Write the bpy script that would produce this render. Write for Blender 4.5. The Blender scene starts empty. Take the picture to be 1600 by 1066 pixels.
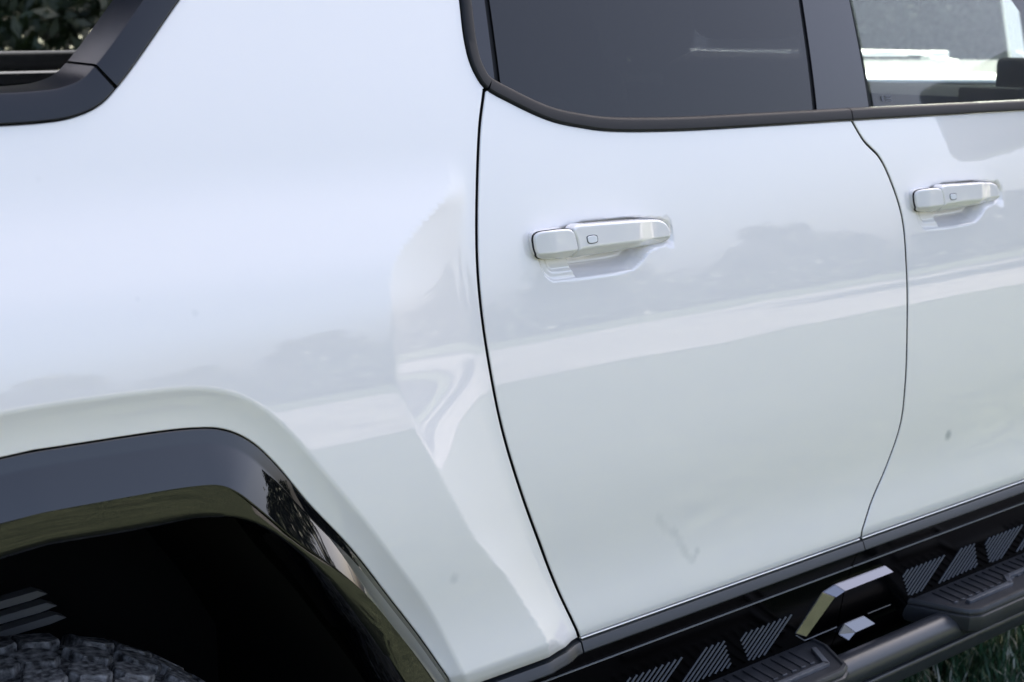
import bpy, bmesh, math, random
import numpy as np
from mathutils import Vector, Matrix
from mathutils.geometry import delaunay_2d_cdt
random.seed(7); RNG = np.random.default_rng(7)
R = math.radians
scene = bpy.context.scene
COL = scene.collection
GZ = -.11                                   # ground height

# ------------------------------------------------------------------ camera
cam_d = bpy.data.cameras.new('camera'); cam = bpy.data.objects.new('camera', cam_d); COL.objects.link(cam)
cam_d.sensor_width = 36; cam_d.lens = 54.0; cam_d.clip_start = .05; cam_d.clip_end = 2000
cam.location = (-1.4006, -1.5680, 1.5542)
cam.rotation_euler = (R(90-11.837), 0, R(49.0716-90))
cam_d.dof.use_dof = True; cam_d.dof.focus_distance = 2.15; cam_d.dof.aperture_fstop = 8
scene.camera = cam

# ------------------------------------------------------------------ world, sun, exposure
SUN_EL, SUN_AZ = 41.0, 45.0                 # azimuth: degrees from +Y toward +X
w = bpy.data.worlds.new('World'); scene.world = w; w.use_nodes = True
nt = w.node_tree; nt.nodes.clear()
sky = nt.nodes.new('ShaderNodeTexSky'); sky.sky_type = 'NISHITA'; sky.sun_disc = False
sky.sun_elevation = R(SUN_EL); sky.sun_rotation = R(SUN_AZ); sky.air_density = .62; sky.dust_density = 8.0; sky.ozone_density = 0.1
bg = nt.nodes.new('ShaderNodeBackground'); bg.inputs['Strength'].default_value = .125
wo = nt.nodes.new('ShaderNodeOutputWorld')
nt.links.new(sky.outputs[0], bg.inputs[0]); nt.links.new(bg.outputs[0], wo.inputs[0])
sun_d = bpy.data.lights.new('sun', 'SUN'); sun = bpy.data.objects.new('sun', sun_d); COL.objects.link(sun)
sun_d.energy = 4.0; sun_d.angle = R(.5); sun_d.color = (1, .95, .87)
sv = Vector((math.sin(R(SUN_AZ))*math.cos(R(SUN_EL)), math.cos(R(SUN_AZ))*math.cos(R(SUN_EL)), math.sin(R(SUN_EL))))
sun.rotation_euler = sv.to_track_quat('Z', 'Y').to_euler(); sun.location = sv*30
vs = scene.view_settings; vs.view_transform = 'Standard'; vs.look = 'None'; vs.exposure = 2.7; vs.gamma = 1
scene.cycles.max_bounces = 8; scene.cycles.transparent_max_bounces = 12

# ------------------------------------------------------------------ outline data of the truck side: (x, z) metres
D_HCZ = [0.5, 0.696, 0.7933, 0.8701, 0.9461, 1.0177, 1.0981, 1.187, 1.2267, 1.2515, 1.28, 1.3056, 1.3284, 1.5]
D_HCX = [0.0634, -0.0166, -0.0811, -0.1474, -0.19, -0.2278, -0.261, -0.2567, -0.2524, -0.2438, -0.2067, -0.1649, -0.1197, -0.1097]
D_HEZ = [0.5, 0.6512, 0.8161, 0.9525, 1.1018, 1.2071, 1.2581, 1.3256, 1.5]
D_HEX = [0.1479, 0.0879, 0.0067, -0.0518, -0.0866, -0.0972, -0.0938, -0.0847, -0.0847]
D_C1M = [(-1.3545, 0.5973), (-1.3444, 0.6175), (-1.3343, 0.6377), (-1.3242, 0.6579), (-1.3143, 0.6782), (-1.3047, 0.6986), (-1.295, 0.719), (-1.2852, 0.7393), (-1.2747, 0.7593), (-1.2634, 0.7788), (-1.2513, 0.7978), (-1.2385, 0.8164), (-1.2254, 0.8348), (-1.2122, 0.8531), (-1.1991, 0.8715), (-1.186, 0.8899), (-1.1729, 0.9083), (-1.1597, 0.9267), (-1.1463, 0.9449), (-1.1328, 0.9629), (-1.119, 0.9808), (-1.1052, 0.9987), (-1.0915, 1.0166), (-1.0778, 1.0346), (-1.064, 1.0525), (-1.0496, 1.0698), (-1.0343, 1.0862), (-1.0176, 1.1011), (-0.9993, 1.1138), (-0.9797, 1.1241), (-0.9588, 1.1314), (-0.9371, 1.1361), (-0.9149, 1.1391), (-0.8924, 1.1406), (-0.8698, 1.1418), (-0.8472, 1.1429), (-0.8247, 1.1438), (-0.8021, 1.1446), (-0.7795, 1.1452), (-0.7569, 1.1455), (-0.7344, 1.1456), (-0.7118, 1.1454), (-0.6892, 1.1449), (-0.6666, 1.1442), (-0.644, 1.1434), (-0.6215, 1.1423), (-0.5989, 1.1412), (-0.5764, 1.1399), (-0.554, 1.1378), (-0.532, 1.134), (-0.5106, 1.1281), (-0.4903, 1.1193), (-0.4714, 1.1077), (-0.4539, 1.0939), (-0.4379, 1.0782), (-0.4231, 1.0612), (-0.4091, 1.0436), (-0.3954, 1.0256), (-0.3817, 1.0077), (-0.3679, 0.9898), (-0.3541, 0.9719), (-0.3404, 0.9539), (-0.3269, 0.9358), (-0.3137, 0.9175), (-0.3005, 0.8991), (-0.2875, 0.8807), (-0.2743, 0.8623), (-0.2612, 0.844), (-0.248, 0.8256), (-0.235, 0.8071), (-0.2225, 0.7883), (-0.2108, 0.7691), (-0.2, 0.7494), (-0.1898, 0.7292), (-0.1801, 0.7088), (-0.1705, 0.6884), (-0.1608, 0.668), (-0.1508, 0.6478), (-0.1407, 0.6276), (-0.1305, 0.6074)]
D_POCK = [(0.0242, 1.2595), (0.0362, 1.2638), (0.057, 1.265), (0.0849, 1.2656), (0.1016, 1.2676), (0.1116, 1.2705), (0.1451, 1.2703), (0.2315, 1.2676), (0.2643, 1.264), (0.282, 1.2608), (0.2939, 1.2536), (0.2979, 1.246), (0.2988, 1.2351), (0.2961, 1.2264), (0.2887, 1.2217), (0.2725, 1.2187), (0.2513, 1.2162), (0.2404, 1.212), (0.2287, 1.2025), (0.2148, 1.195), (0.2027, 1.1901), (0.1689, 1.1889), (0.1179, 1.1891), (0.0731, 1.1895), (0.0477, 1.1902), (0.039, 1.1932), (0.0309, 1.2004), (0.0256, 1.2102), (0.0219, 1.2231), (0.0216, 1.2431)]
D_PSGN = 1.0
G_C2 = [(-0.74, 1.0938), (-0.5474, 1.085), (-0.5063, 1.0765), (-0.4749, 1.0581), (-0.4437, 1.025), (-0.4012, 0.9676), (-0.3421, 0.8965), (-0.287, 0.8217), (-0.2302, 0.7434), (-0.1862, 0.6718)]
G_SEAM = [(-0.0321, 1.458), (-0.0513, 1.409), (-0.0725, 1.3247), (-0.0865, 1.2403), (-0.0898, 1.1718), (-0.0841, 1.0926), (-0.0676, 1.0009), (-0.0342, 0.9024), (0.0217, 0.7827), (0.0872, 0.6492)]
G_FSEAM = [(0.7676, 1.3864), (0.7947, 1.3497), (0.8337, 1.3183), (0.8615, 1.2694), (0.8802, 1.2126), (0.8819, 1.1229), (0.8789, 1.0096), (0.8773, 0.9171), (0.8728, 0.8405), (0.8443, 0.7673), (0.8006, 0.7047), (0.7773, 0.6651)]
G_WIN = [(-0.0424, 1.5799), (-0.0482, 1.5285), (-0.047, 1.4986), (-0.0414, 1.4805), (-0.0307, 1.4639), (0.0137, 1.4409), (0.0799, 1.4147), (0.1397, 1.4023), (0.1899, 1.3955), (0.3247, 1.3893), (0.5491, 1.3873), (0.7676, 1.3864), (1.3107, 1.3823)]
G_SAIL = [(-0.7204, 1.4435), (-0.6766, 1.4437), (-0.6383, 1.4477), (-0.6054, 1.4584), (-0.5787, 1.4775), (-0.4766, 1.5765)]
G_SAILR = [(-0.7172, 1.4603), (-0.6806, 1.4618), (-0.6497, 1.467), (-0.625, 1.4767), (-0.6, 1.4931), (-0.5111, 1.5762)]
G_S1 = [(0.0068, 1.5804), (-0.0044, 1.4638), (0.0161, 1.5805), (0.0055, 1.461)]
G_S2 = [(0.6974, 1.5858), (0.6784, 1.4054), (0.7077, 1.5859), (0.6902, 1.405)]
G_S3 = [(0.8363, 1.5869), (0.833, 1.4019), (0.8454, 1.587), (0.8476, 1.4013)]
G_WINI = [(-0.0224, 1.4835), (0.0179, 1.4582), (0.0838, 1.4314), (0.1434, 1.4184), (0.1939, 1.4127), (0.3291, 1.4083), (0.7719, 1.4034), (1.3161, 1.4015)]
G_COVER = [(0.007, 1.2531), (0.0083, 1.2597), (0.0142, 1.2641), (0.0302, 1.2661), (0.0539, 1.2662), (0.0696, 1.2639), (0.0754, 1.258), (0.0784, 1.2475), (0.0799, 1.237), (0.0774, 1.2296), (0.0659, 1.2239), (0.0406, 1.2251), (0.0193, 1.2268), (0.0122, 1.2317), (0.0084, 1.2395)]
G_GRIP = [(0.0728, 1.2636), (0.0788, 1.2682), (0.1145, 1.2685), (0.1627, 1.267), (0.2029, 1.2658), (0.2488, 1.2619), (0.267, 1.2592), (0.2789, 1.2538), (0.2849, 1.2464), (0.2878, 1.237), (0.287, 1.2294), (0.2719, 1.2248), (0.2501, 1.2228), (0.2144, 1.2251), (0.1635, 1.2246), (0.1248, 1.2232), (0.0915, 1.223), (0.0786, 1.2231), (0.0815, 1.2369), (0.0797, 1.2482)]
G_CHAM = [(0.011, 1.2352), (0.0773, 1.2359), (0.1438, 1.2361), (0.2104, 1.2357), (0.2874, 1.2334)]
G_SENS = [(0.0977, 1.2511), (0.1005, 1.2523), (0.1136, 1.2521), (0.1162, 1.2508), (0.1163, 1.2439), (0.1137, 1.2428), (0.1019, 1.2427), (0.0988, 1.2447)]
G_RIM = [(0.0963, 1.2518), (0.0996, 1.2532), (0.1143, 1.2531), (0.1176, 1.2514), (0.1177, 1.2431), (0.1144, 1.2417), (0.1014, 1.2417), (0.0976, 1.2439)]
G_T4 = [(-0.7796, 0.9862), (-0.7058, 0.9817), (-0.6277, 0.9786), (-0.5532, 0.9763), (-0.5059, 0.9701), (-0.4666, 0.9493), (-0.4222, 0.9043), (-0.3481, 0.7998), (-0.3091, 0.7403), (-0.269, 0.6647)]
G_MARKS = [(-0.1794, 0.8182), (1.0331, 0.7931), (0.2501, 0.8034), (0.2698, 0.7799), (0.2927, 0.7663), (0.3071, 0.746), (0.3194, 0.7262), (0.3341, 0.7143), (0.3448, 0.7245), (-0.6878, 1.3822), (-0.6018, 1.2445), (-0.5332, 1.2206)]
G_VA = [(0.9401, 0.5315), (0.9488, 0.5425), (1.0869, 0.543), (1.0283, 0.4816), (0.9742, 0.4811)]
G_VB = [(1.0686, 0.482), (1.1304, 0.5433), (1.1747, 0.5436), (1.2067, 0.4855)]
G_BR = [(0.8706, 0.572), (0.7209, 0.5722), (0.6893, 0.5653), (0.6324, 0.4991), (0.8836, 0.5565), (0.7411, 0.555), (0.7195, 0.5492), (0.6644, 0.4848)]
G_BRL = [(0.6347, 0.4958), (0.6622, 0.4778), (0.7534, 0.4785), (0.8464, 0.4799), (0.9157, 0.4794)]
G_BR2 = [(0.7589, 0.4634), (0.7756, 0.4781), (0.8347, 0.4784), (0.8574, 0.4603), (0.7977, 0.4589), (0.7756, 0.45)]
# ---- body side surface: y = -P(x, z) in metres, car forward = +X, outside = -Y
ALPHA = [(.55,-16),(.656,-16),(.664,3),(.70,5),(.75,-1),(.80,-5.2),(.86,-3.2),(.95,1.6),(1.03,4.2),(1.08,5.6),(1.125,7.2),
         (1.19,9.4),(1.25,10.4),(1.32,11.8),(1.40,14),(1.5,17),(1.95,22)]
_z = np.linspace(.55,1.95,2801)
_al = np.interp(_z,[a for a,b in ALPHA],[b for a,b in ALPHA])
_k = np.hanning(25); _k /= _k.sum()
_al = np.convolve(np.pad(_al,12,mode='edge'),_k,mode='valid')
_P = -np.concatenate([[0],np.cumsum(np.tan(np.radians(_al[:-1]))*np.diff(_z))])
_P -= np.interp(1.12,_z,_P)
def sstep(t):
    t=np.clip(t,0,1); return t*t*(3-2*t)
def polydist(x,z,pl):
    """distance to an open polyline and signed side (positive = right of travel)"""
    best=np.full(np.shape(x),1e9); side=np.zeros(np.shape(x))
    for (ax,az),(bx,bz) in zip(pl[:-1],pl[1:]):
        dx,dz=bx-ax,bz-az; L=dx*dx+dz*dz
        t=np.clip(((x-ax)*dx+(z-az)*dz)/L,0,1)
        ex,ez=x-ax-t*dx,z-az-t*dz; d=np.hypot(ex,ez)
        s=np.sign(ex*dz-ez*dx); m=d<best-1e-9
        best=np.where(m,d,best); side=np.where(m,s,side)
    return best*np.where(side==0,1,side)
HA_Z=[.60,1.20,1.25,1.30,1.34,1.37]
HA_A=[.038,.0245,.021,.011,.003,0.]
_hz = np.linspace(.55,1.55,1001)
def _smooth(zs,vs,w):
    v=np.interp(_hz,zs,vs); k=np.hanning(w); k/=k.sum(); h=w//2
    return np.convolve(np.pad(v,h,mode='edge'),k,mode='valid')
_ha=_smooth(HA_Z,HA_A,71); _hc=_smooth(D_HCZ,D_HCX,61); _he=_smooth(D_HEZ,D_HEX,161)
def haunch(x,z):
    a=np.interp(z,_hz,_ha)
    xc=np.interp(z,_hz,_hc); xe=np.interp(z,_hz,_he)
    t=(xe-x)/np.maximum(xe-xc,.01)
    # soft ramp 0..1 : rounded foot, tighter rounded top
    s=np.where(t<.24,.5*np.clip(t,0,1)**2/.24,t-.12)
    top=1-.12
    r=.02
    s=s/top
    s=np.where(s>1+r,1,np.where(s>1-r,1-(1+r-s)**2/(4*r),s))
    return a*s
def flare(x,z):
    d=polydist(x,z,D_C1M)
    dd=np.where(d<-.004,0,np.where(d<.004,(d+.004)**2/.016,d))
    # cove under the flare edge: steep first, flattening toward the arch lip
    c=np.where(dd<.05,.62*dd-.5*.62*dd*dd/.075,.62*.05-.5*.62*.05**2/.075+.2067*(dd-.05))
    return -c*.80*np.where(x>.1,0,1)
def pocket(x,z,x0,zo=0.):
    """door handle dish"""
    m=(x>x0-.05)&(x<x0+.32)&(z>1.16)&(z<1.31)
    out=np.zeros(np.shape(x))
    if not np.any(m): return out
    xx=x[m]-x0; zz=z[m]-zo
    d=polydist(xx,zz,D_POCK+[D_POCK[0]])*D_PSGN
    deep=-.022*sstep(d/.020)-.004*sstep(d/.004)
    flat=-.0045*sstep(d/.005)-.003*sstep((d-.012)/.006)
    w=sstep((xx-(.083+(zz-1.215)*-.35))/.004)
    out[m]=flat*(1-w)+deep*w
    return out
def P(x,z,dish=True):
    x=np.atleast_1d(np.asarray(x,float)); z=np.atleast_1d(np.asarray(z,float))
    p=np.interp(z,_z,_P)+haunch(x,z)+np.where(x<0.05,flare(x,z),0)
    # slight unevenness of pressed sheet metal
    p=p+.00014*np.sin(9.1*x+5.3*z+.6)+.00008*np.sin(-6.7*x+17*z+2.1)+.00004*np.sin(21*x+13*z+1.)
    if dish: p=p+pocket(x,z,0.)+pocket(x,z,.9,-.006)
    return p

def HH(x):
    """stand-off of the handle face from the door"""
    return .024-.017*sstep((x-.195)/.065)-.012*sstep((.040-x)/.045)
SILLY = -float(np.interp(.652,_z,_P))
ROCK = [(SILLY+.04,.6300),(SILLY-.004,.6290),(SILLY-.006,.6270),(SILLY+.004,.6010),(SILLY+.0030,.5975),(SILLY+.0055,.5965),(SILLY+.018,.5500),(SILLY+.026,.500),(SILLY+.032,.46),(SILLY+.055,.40),(SILLY+.12,.38),(SILLY+.12,.62)]
def rocker_y(z):
    return float(np.interp(z,[q[1] for q in ROCK[5:9]][::-1],[q[0] for q in ROCK[5:9]][::-1]))

def P1(x, z, dish=False): return float(P(x, z, dish)[0])

def crom(pts, step=.006):
    """Catmull-Rom through pts, resampled about every step"""
    pts = [np.array(p, float) for p in pts]
    Q = [2*pts[0]-pts[1]] + pts + [2*pts[-1]-pts[-2]]; o = []
    for i in range(1, len(Q)-2):
        a, b, c, d = Q[i-1:i+3]
        t0 = 0; t1 = t0+max(np.linalg.norm(b-a),1e-6)**.5; t2 = t1+max(np.linalg.norm(c-b),1e-6)**.5; t3 = t2+max(np.linalg.norm(d-c),1e-6)**.5
        n = max(1, int(round(np.linalg.norm(c-b)/step)))
        for k in range(n):
            t = t1+(t2-t1)*k/n
            A1 = (t1-t)/(t1-t0)*a+(t-t0)/(t1-t0)*b; A2 = (t2-t)/(t2-t1)*b+(t-t1)/(t2-t1)*c; A3 = (t3-t)/(t3-t2)*c+(t-t2)/(t3-t2)*d
            B1 = (t2-t)/(t2-t0)*A1+(t-t0)/(t2-t0)*A2; B2 = (t3-t)/(t3-t1)*A2+(t-t1)/(t3-t1)*A3
            o.append((t2-t)/(t2-t1)*B1+(t-t1)/(t2-t1)*B2)
    o.append(pts[-1]); return [tuple(map(float, q)) for q in o]
# ------------------------------------------------------------------ materials
def mat(name, base=(.5,.5,.5), rough=.5, metal=0., spec=.5, coat=0., coat_rough=.03, bump=None, var=None, vscale=8., emit=None):
    m = bpy.data.materials.new(name); m.use_nodes = True
    n = m.node_tree; b = n.nodes['Principled BSDF']
    b.inputs['Base Color'].default_value = (*base, 1); b.inputs['Roughness'].default_value = rough
    b.inputs['Metallic'].default_value = metal; b.inputs['Specular IOR Level'].default_value = spec
    b.inputs['Coat Weight'].default_value = coat; b.inputs['Coat Roughness'].default_value = coat_rough
    tc = n.nodes.new('ShaderNodeTexCoord')
    if var:
        t = n.nodes.new('ShaderNodeTexNoise'); t.inputs['Scale'].default_value = vscale; t.inputs['Detail'].default_value = 6
        n.links.new(tc.outputs['Object'], t.inputs['Vector'])
        r = n.nodes.new('ShaderNodeValToRGB'); r.color_ramp.elements[0].position = .35; r.color_ramp.elements[1].position = .68
        r.color_ramp.elements[0].color = (*var[0], 1); r.color_ramp.elements[1].color = (*var[1], 1)
        n.links.new(t.outputs['Fac'], r.inputs[0]); n.links.new(r.outputs[0], b.inputs['Base Color'])
    if bump:
        t2 = n.nodes.new('ShaderNodeTexNoise'); t2.inputs['Scale'].default_value = bump[0]; t2.inputs['Detail'].default_value = 5
        n.links.new(tc.outputs['Object'], t2.inputs['Vector'])
        bp = n.nodes.new('ShaderNodeBump'); bp.inputs['Strength'].default_value = bump[1]; bp.inputs['Distance'].default_value = bump[2]
        n.links.new(t2.outputs['Fac'], bp.inputs['Height']); n.links.new(bp.outputs[0], b.inputs['Normal'])
    return m

def paint_material():
    m = mat('white_paint', (.80,.80,.80), .45, 0, .25, 1.0, .004)
    n = m.node_tree; b = n.nodes['Principled BSDF']; b.inputs['Coat IOR'].default_value = 1.85
    tc = n.nodes['Texture Coordinate']
    # faint grey marks: a few soft spots and a crooked squiggle
    spots = [(G_MARKS[0],.012,.20), (G_MARKS[1],.015,.62), (G_MARKS[9],.006,.05), (G_MARKS[10],.005,.07), (G_MARKS[11],.007,.10)]
    run = crom(G_MARKS[2:9], .0065)
    spots += [(p, .0115+.0025*math.sin(i*1.7), .08+.14*i/len(run)+.03*math.sin(i*.9)) for i, p in enumerate(run)]
    sep = n.nodes.new('ShaderNodeSeparateXYZ'); n.links.new(tc.outputs['Object'], sep.inputs[0])
    cmb = n.nodes.new('ShaderNodeCombineXYZ'); n.links.new(sep.outputs['X'], cmb.inputs['X']); n.links.new(sep.outputs['Z'], cmb.inputs['Z'])
    nz = n.nodes.new('ShaderNodeTexNoise'); nz.inputs['Scale'].default_value = 90; n.links.new(tc.outputs['Object'], nz.inputs['Vector'])
    acc = None
    for (px, pz), r, s in spots:
        d = n.nodes.new('ShaderNodeVectorMath'); d.operation = 'DISTANCE'; d.inputs[1].default_value = (px, 0, pz)
        n.links.new(cmb.outputs[0], d.inputs[0])
        ad = n.nodes.new('ShaderNodeMath'); ad.operation = 'MULTIPLY_ADD'; ad.inputs[1].default_value = r*.5; n.links.new(nz.outputs['Fac'], ad.inputs[0])
        n.links.new(d.outputs['Value'], ad.inputs[2])
        mr = n.nodes.new('ShaderNodeMapRange'); mr.interpolation_type = 'SMOOTHSTEP'
        mr.inputs['From Min'].default_value = r*.35; mr.inputs['From Max'].default_value = r*1.25
        mr.inputs['To Min'].default_value = s; mr.inputs['To Max'].default_value = 0
        n.links.new(ad.outputs[0], mr.inputs['Value'])
        if acc is None: acc = mr.outputs[0]
        else:
            mx = n.nodes.new('ShaderNodeMath'); mx.operation = 'MAXIMUM'; n.links.new(acc, mx.inputs[0]); n.links.new(mr.outputs[0], mx.inputs[1]); acc = mx.outputs[0]
    op = n.nodes.new('ShaderNodeTexNoise'); op.inputs['Scale'].default_value = 55; op.inputs['Detail'].default_value = 3; n.links.new(tc.outputs['Object'], op.inputs['Vector'])
    ob = n.nodes.new('ShaderNodeBump'); ob.inputs['Strength'].default_value = .03; ob.inputs['Distance'].default_value = .00025
    n.links.new(op.outputs['Fac'], ob.inputs['Height']); n.links.new(ob.outputs[0], b.inputs['Coat Normal'])
    mix = n.nodes.new('ShaderNodeMix'); mix.data_type = 'RGBA'
    mix.inputs['A'].default_value = (.818,.795,.770,1); mix.inputs['B'].default_value = (.24,.27,.29,1)
    n.links.new(acc, mix.inputs['Factor']); n.links.new(mix.outputs['Result'], b.inputs['Base Color'])
    return m

def glass_material(name, tint, gloss=1.0, haze=0.):
    m = bpy.data.materials.new(name); m.use_nodes = True; n = m.node_tree; n.nodes.clear()
    o = n.nodes.new('ShaderNodeOutputMaterial'); mx = n.nodes.new('ShaderNodeMixShader')
    haze_ = haze; t = n.nodes.new('ShaderNodeBsdfTransparent'); t.inputs[0].default_value = (*tint, 1)
    g = n.nodes.new('ShaderNodeBsdfGlossy'); g.inputs['Roughness'].default_value = .004; g.inputs[0].default_value = (gloss, gloss, gloss, 1)
    f = n.nodes.new('ShaderNodeFresnel'); ge = n.nodes.new('ShaderNodeNewGeometry'); mi = n.nodes.new('ShaderNodeMapRange'); mi.inputs['To Min'].default_value = 1.48; mi.inputs['To Max'].default_value = 1/1.48
    n.links.new(ge.outputs['Backfacing'], mi.inputs['Value']); n.links.new(mi.outputs[0], f.inputs[0])
    n.links.new(f.outputs[0], mx.inputs[0]); n.links.new(t.outputs[0], mx.inputs[1]); n.links.new(g.outputs[0], mx.inputs[2]); 
    if haze_:                                # pale diffuse film painted in for reflected haze on the glass
        df = n.nodes.new('ShaderNodeBsdfDiffuse'); df.inputs[0].default_value = (.62,.63,.64,1); m2 = n.nodes.new('ShaderNodeMixShader')
        tc = n.nodes.new('ShaderNodeTexCoord'); nz = n.nodes.new('ShaderNodeTexNoise'); nz.inputs['Scale'].default_value = 5; nz.inputs['Detail'].default_value = 6
        n.links.new(tc.outputs['Object'], nz.inputs['Vector']); mr = n.nodes.new('ShaderNodeMapRange'); mr.inputs['To Min'].default_value = haze_*.6; mr.inputs['To Max'].default_value = haze_*1.4
        n.links.new(nz.outputs['Fac'], mr.inputs['Value']); n.links.new(mr.outputs[0], m2.inputs[0]); n.links.new(mx.outputs[0], m2.inputs[1]); n.links.new(df.outputs[0], m2.inputs[2]); n.links.new(m2.outputs[0], o.inputs[0])
    else: n.links.new(mx.outputs[0], o.inputs[0])
    return m

M = dict(
 paint=paint_material(),
 white=mat('white_metal', (.78,.79,.80), .4, coat=1.0),
 trim=mat('dark_satin_trim', (.010,.011,.013), .50, spec=.22, bump=(900,.12,.0004)),
 sail=mat('grained_dark_trim', (.008,.010,.015), .30, spec=.40, bump=(1400,.15,.0003)),
 strip=mat('charcoal_plastic', (.019,.022,.025), .36, spec=.5, bump=(1200,.1,.0003)),
 gloss=mat('gloss_black_plastic', (.003,.0032,.004), .03, spec=.25, coat=1.0, coat_rough=.003),
 rocker=mat('gloss_black_rocker', (.0006,.0006,.0008), .12, spec=.08, coat=.0, coat_rough=.02),
 black=mat('matte_black', (.004,.004,.0042), .85, spec=.15),
 seam=mat('black_seal_and_gap_shade', (.006,.006,.007), .6, spec=.3),  # real seals, and the shade painted on panel gap walls
 slat=mat('pale_grey_satin', (.17,.175,.185), .35, spec=.5),
 rib=mat('grey_liner_rib', (.14,.137,.13), .6),
 chrome=mat('dark_chrome', (.19,.19,.205), .07, metal=1.0),
 board=mat('grained_black_board', (.020,.022,.026), .45, spec=.5, bump=(700,.35,.0006), var=((.016,.018,.021),(.030,.032,.037)), vscale=14),
 boardtop=mat('moulded_step_rubber', (.017,.019,.024), .55, spec=.45, bump=(900,.4,.0006), var=((.013,.015,.019),(.024,.026,.032)), vscale=22),
 grip=mat('worn_grip_edge', (.085,.09,.10), .42, spec=.5, var=((.07,.074,.083),(.11,.115,.125)), vscale=40),
 tube=mat('satin_black_tube', (.030,.032,.037), .30, spec=.6, bump=(500,.1,.0005)),
 tyre=mat('dusty_tyre_rubber', (.03,.03,.03), .75, spec=.2, bump=(160,.9,.004), var=((.030,.029,.028),(.30,.287,.27)), vscale=85),
 sensor=mat('pale_sensor', (.80,.81,.82), .2, coat=1.0),
 rimdark=mat('thin_dark_rim', (.05,.05,.055), .5),
 seat=mat('grey_seat', (.05,.052,.058), .6),
 dash=mat('dark_dash', (.014,.015,.016), .9, spec=0.),
 privacy=glass_material('privacy_glass', (.022,.024,.026), haze=.004),
 clear=glass_material('clear_glass', (.80,.86,.84), haze=.05),
 pane=glass_material('clean_glass', (.86,.90,.88)),
 panel=mat('gloss_grey_pillar', (.006,.006,.008), .2, spec=.1, coat=1.0, coat_rough=.02),
 rail=mat('grey_bed_rail', (.050,.054,.062), .7, spec=0.),
 decal=mat('printed_mark', (.10,.11,.13), .7),
 alloy=mat('dark_alloy', (.05,.05,.055), .35, metal=.6),
 bark=mat('bark', (.07,.055,.04), .9, var=((.04,.032,.024),(.10,.08,.06)), vscale=9, bump=(20,.6,.03)),
)

def leaf_material(name, a, b, sc=1.3):
    m = mat(name, a, .55, spec=.3, var=(a, b), vscale=sc)
    return m
M['leaf_dark'] = leaf_material('dark_leaves', (.006,.011,.004), (.021,.035,.011))
M['leaf_mid'] = leaf_material('mid_leaves', (.030,.052,.016), (.070,.105,.034))

def grass_blade_material():
    m = mat('grass_blades', (.05,.09,.03), .5, spec=.35); n = m.node_tree
    a = n.nodes.new('ShaderNodeVertexColor'); a.layer_name = 'tone'
    n.links.new(a.outputs['Color'], n.nodes['Principled BSDF'].inputs['Base Color']); return m
M['blade'] = grass_blade_material()

def ground_material():
    m = mat('lawn', (.05,.08,.02), .9, spec=.15); n = m.node_tree; b = n.nodes['Principled BSDF']; tc = n.nodes['Texture Coordinate']
    def noise(sc, det=6): 
        t = n.nodes.new('ShaderNodeTexNoise'); t.inputs['Scale'].default_value = sc; t.inputs['Detail'].default_value = det; t.inputs['Roughness'].default_value = .7
        n.links.new(tc.outputs['Object'], t.inputs['Vector']); return t
    def ramp(src, c0, c1, p0, p1):
        r = n.nodes.new('ShaderNodeValToRGB'); r.color_ramp.elements[0].position = p0; r.color_ramp.elements[1].position = p1
        r.color_ramp.elements[0].color = (*c0, 1); r.color_ramp.elements[1].color = (*c1, 1); n.links.new(src, r.inputs[0]); return r
    f1 = ramp(noise(.9).outputs['Fac'], (.036,.044,.031), (.058,.067,.047), .35, .65)
    f2 = ramp(noise(5.5, 12).outputs['Fac'], (.012,.020,.009), (.116,.134,.080), .36, .70)
    f3 = ramp(noise(5).outputs['Fac'], (.05,.062,.034), (.10,.10,.066), .50, .78)
    m1 = n.nodes.new('ShaderNodeMix'); m1.data_type = 'RGBA'; m1.inputs['Factor'].default_value = .7
    n.links.new(f1.outputs[0], m1.inputs['A']); n.links.new(f2.outputs[0], m1.inputs['B'])
    m2 = n.nodes.new('ShaderNodeMix'); m2.data_type = 'RGBA'; m2.inputs['Factor'].default_value = .3
    n.links.new(m1.outputs['Result'], m2.inputs['A']); n.links.new(f3.outputs[0], m2.inputs['B'])
    n.links.new(m2.outputs['Result'], b.inputs['Base Color'])
    bp = n.nodes.new('ShaderNodeBump'); bp.inputs['Strength'].default_value = .8; bp.inputs['Distance'].default_value = .03
    n.links.new(noise(60, 3).outputs['Fac'], bp.inputs['Height']); n.links.new(bp.outputs[0], b.inputs['Normal'])
    return m
M['lawn'] = ground_material()
M['path'] = mat('pale_concrete', (.40,.37,.34), .85, var=((.085,.082,.078),(.145,.140,.134)), vscale=.8)

# ------------------------------------------------------------------ mesh helpers
def tag(o, label=None, cat=None, group=None, kind=None):
    if label: o['label'] = label
    if cat: o['category'] = cat
    if group: o['group'] = group
    if kind: o['kind'] = kind
    return o
def link(name, me, m, parent=None):
    o = bpy.data.objects.new(name, me); COL.objects.link(o)
    if m is not None: me.materials.append(m)
    if parent is not None: o.parent = parent
    return o
def empty(name, loc=(0,0,0), rz=0, parent=None):
    o = bpy.data.objects.new(name, None); COL.objects.link(o); o.location = loc; o.rotation_euler = (0,0,rz)
    o.empty_display_size = .1
    if parent is not None: o.parent = parent
    return o
def finish(me, angle=35):
    me.polygons.foreach_set('use_smooth', [True]*len(me.polygons))
    me.set_sharp_from_angle(angle=R(angle)); me.update()
def mesh_from(verts, faces, angle=35):
    me = bpy.data.meshes.new('mesh'); me.from_pydata([tuple(map(float, v)) for v in verts], [], faces)
    bm = bmesh.new(); bm.from_mesh(me); bmesh.ops.remove_doubles(bm, verts=bm.verts, dist=1e-6)
    bmesh.ops.recalc_face_normals(bm, faces=bm.faces); bm.to_mesh(me); bm.free()
    finish(me, angle); return me
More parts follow.
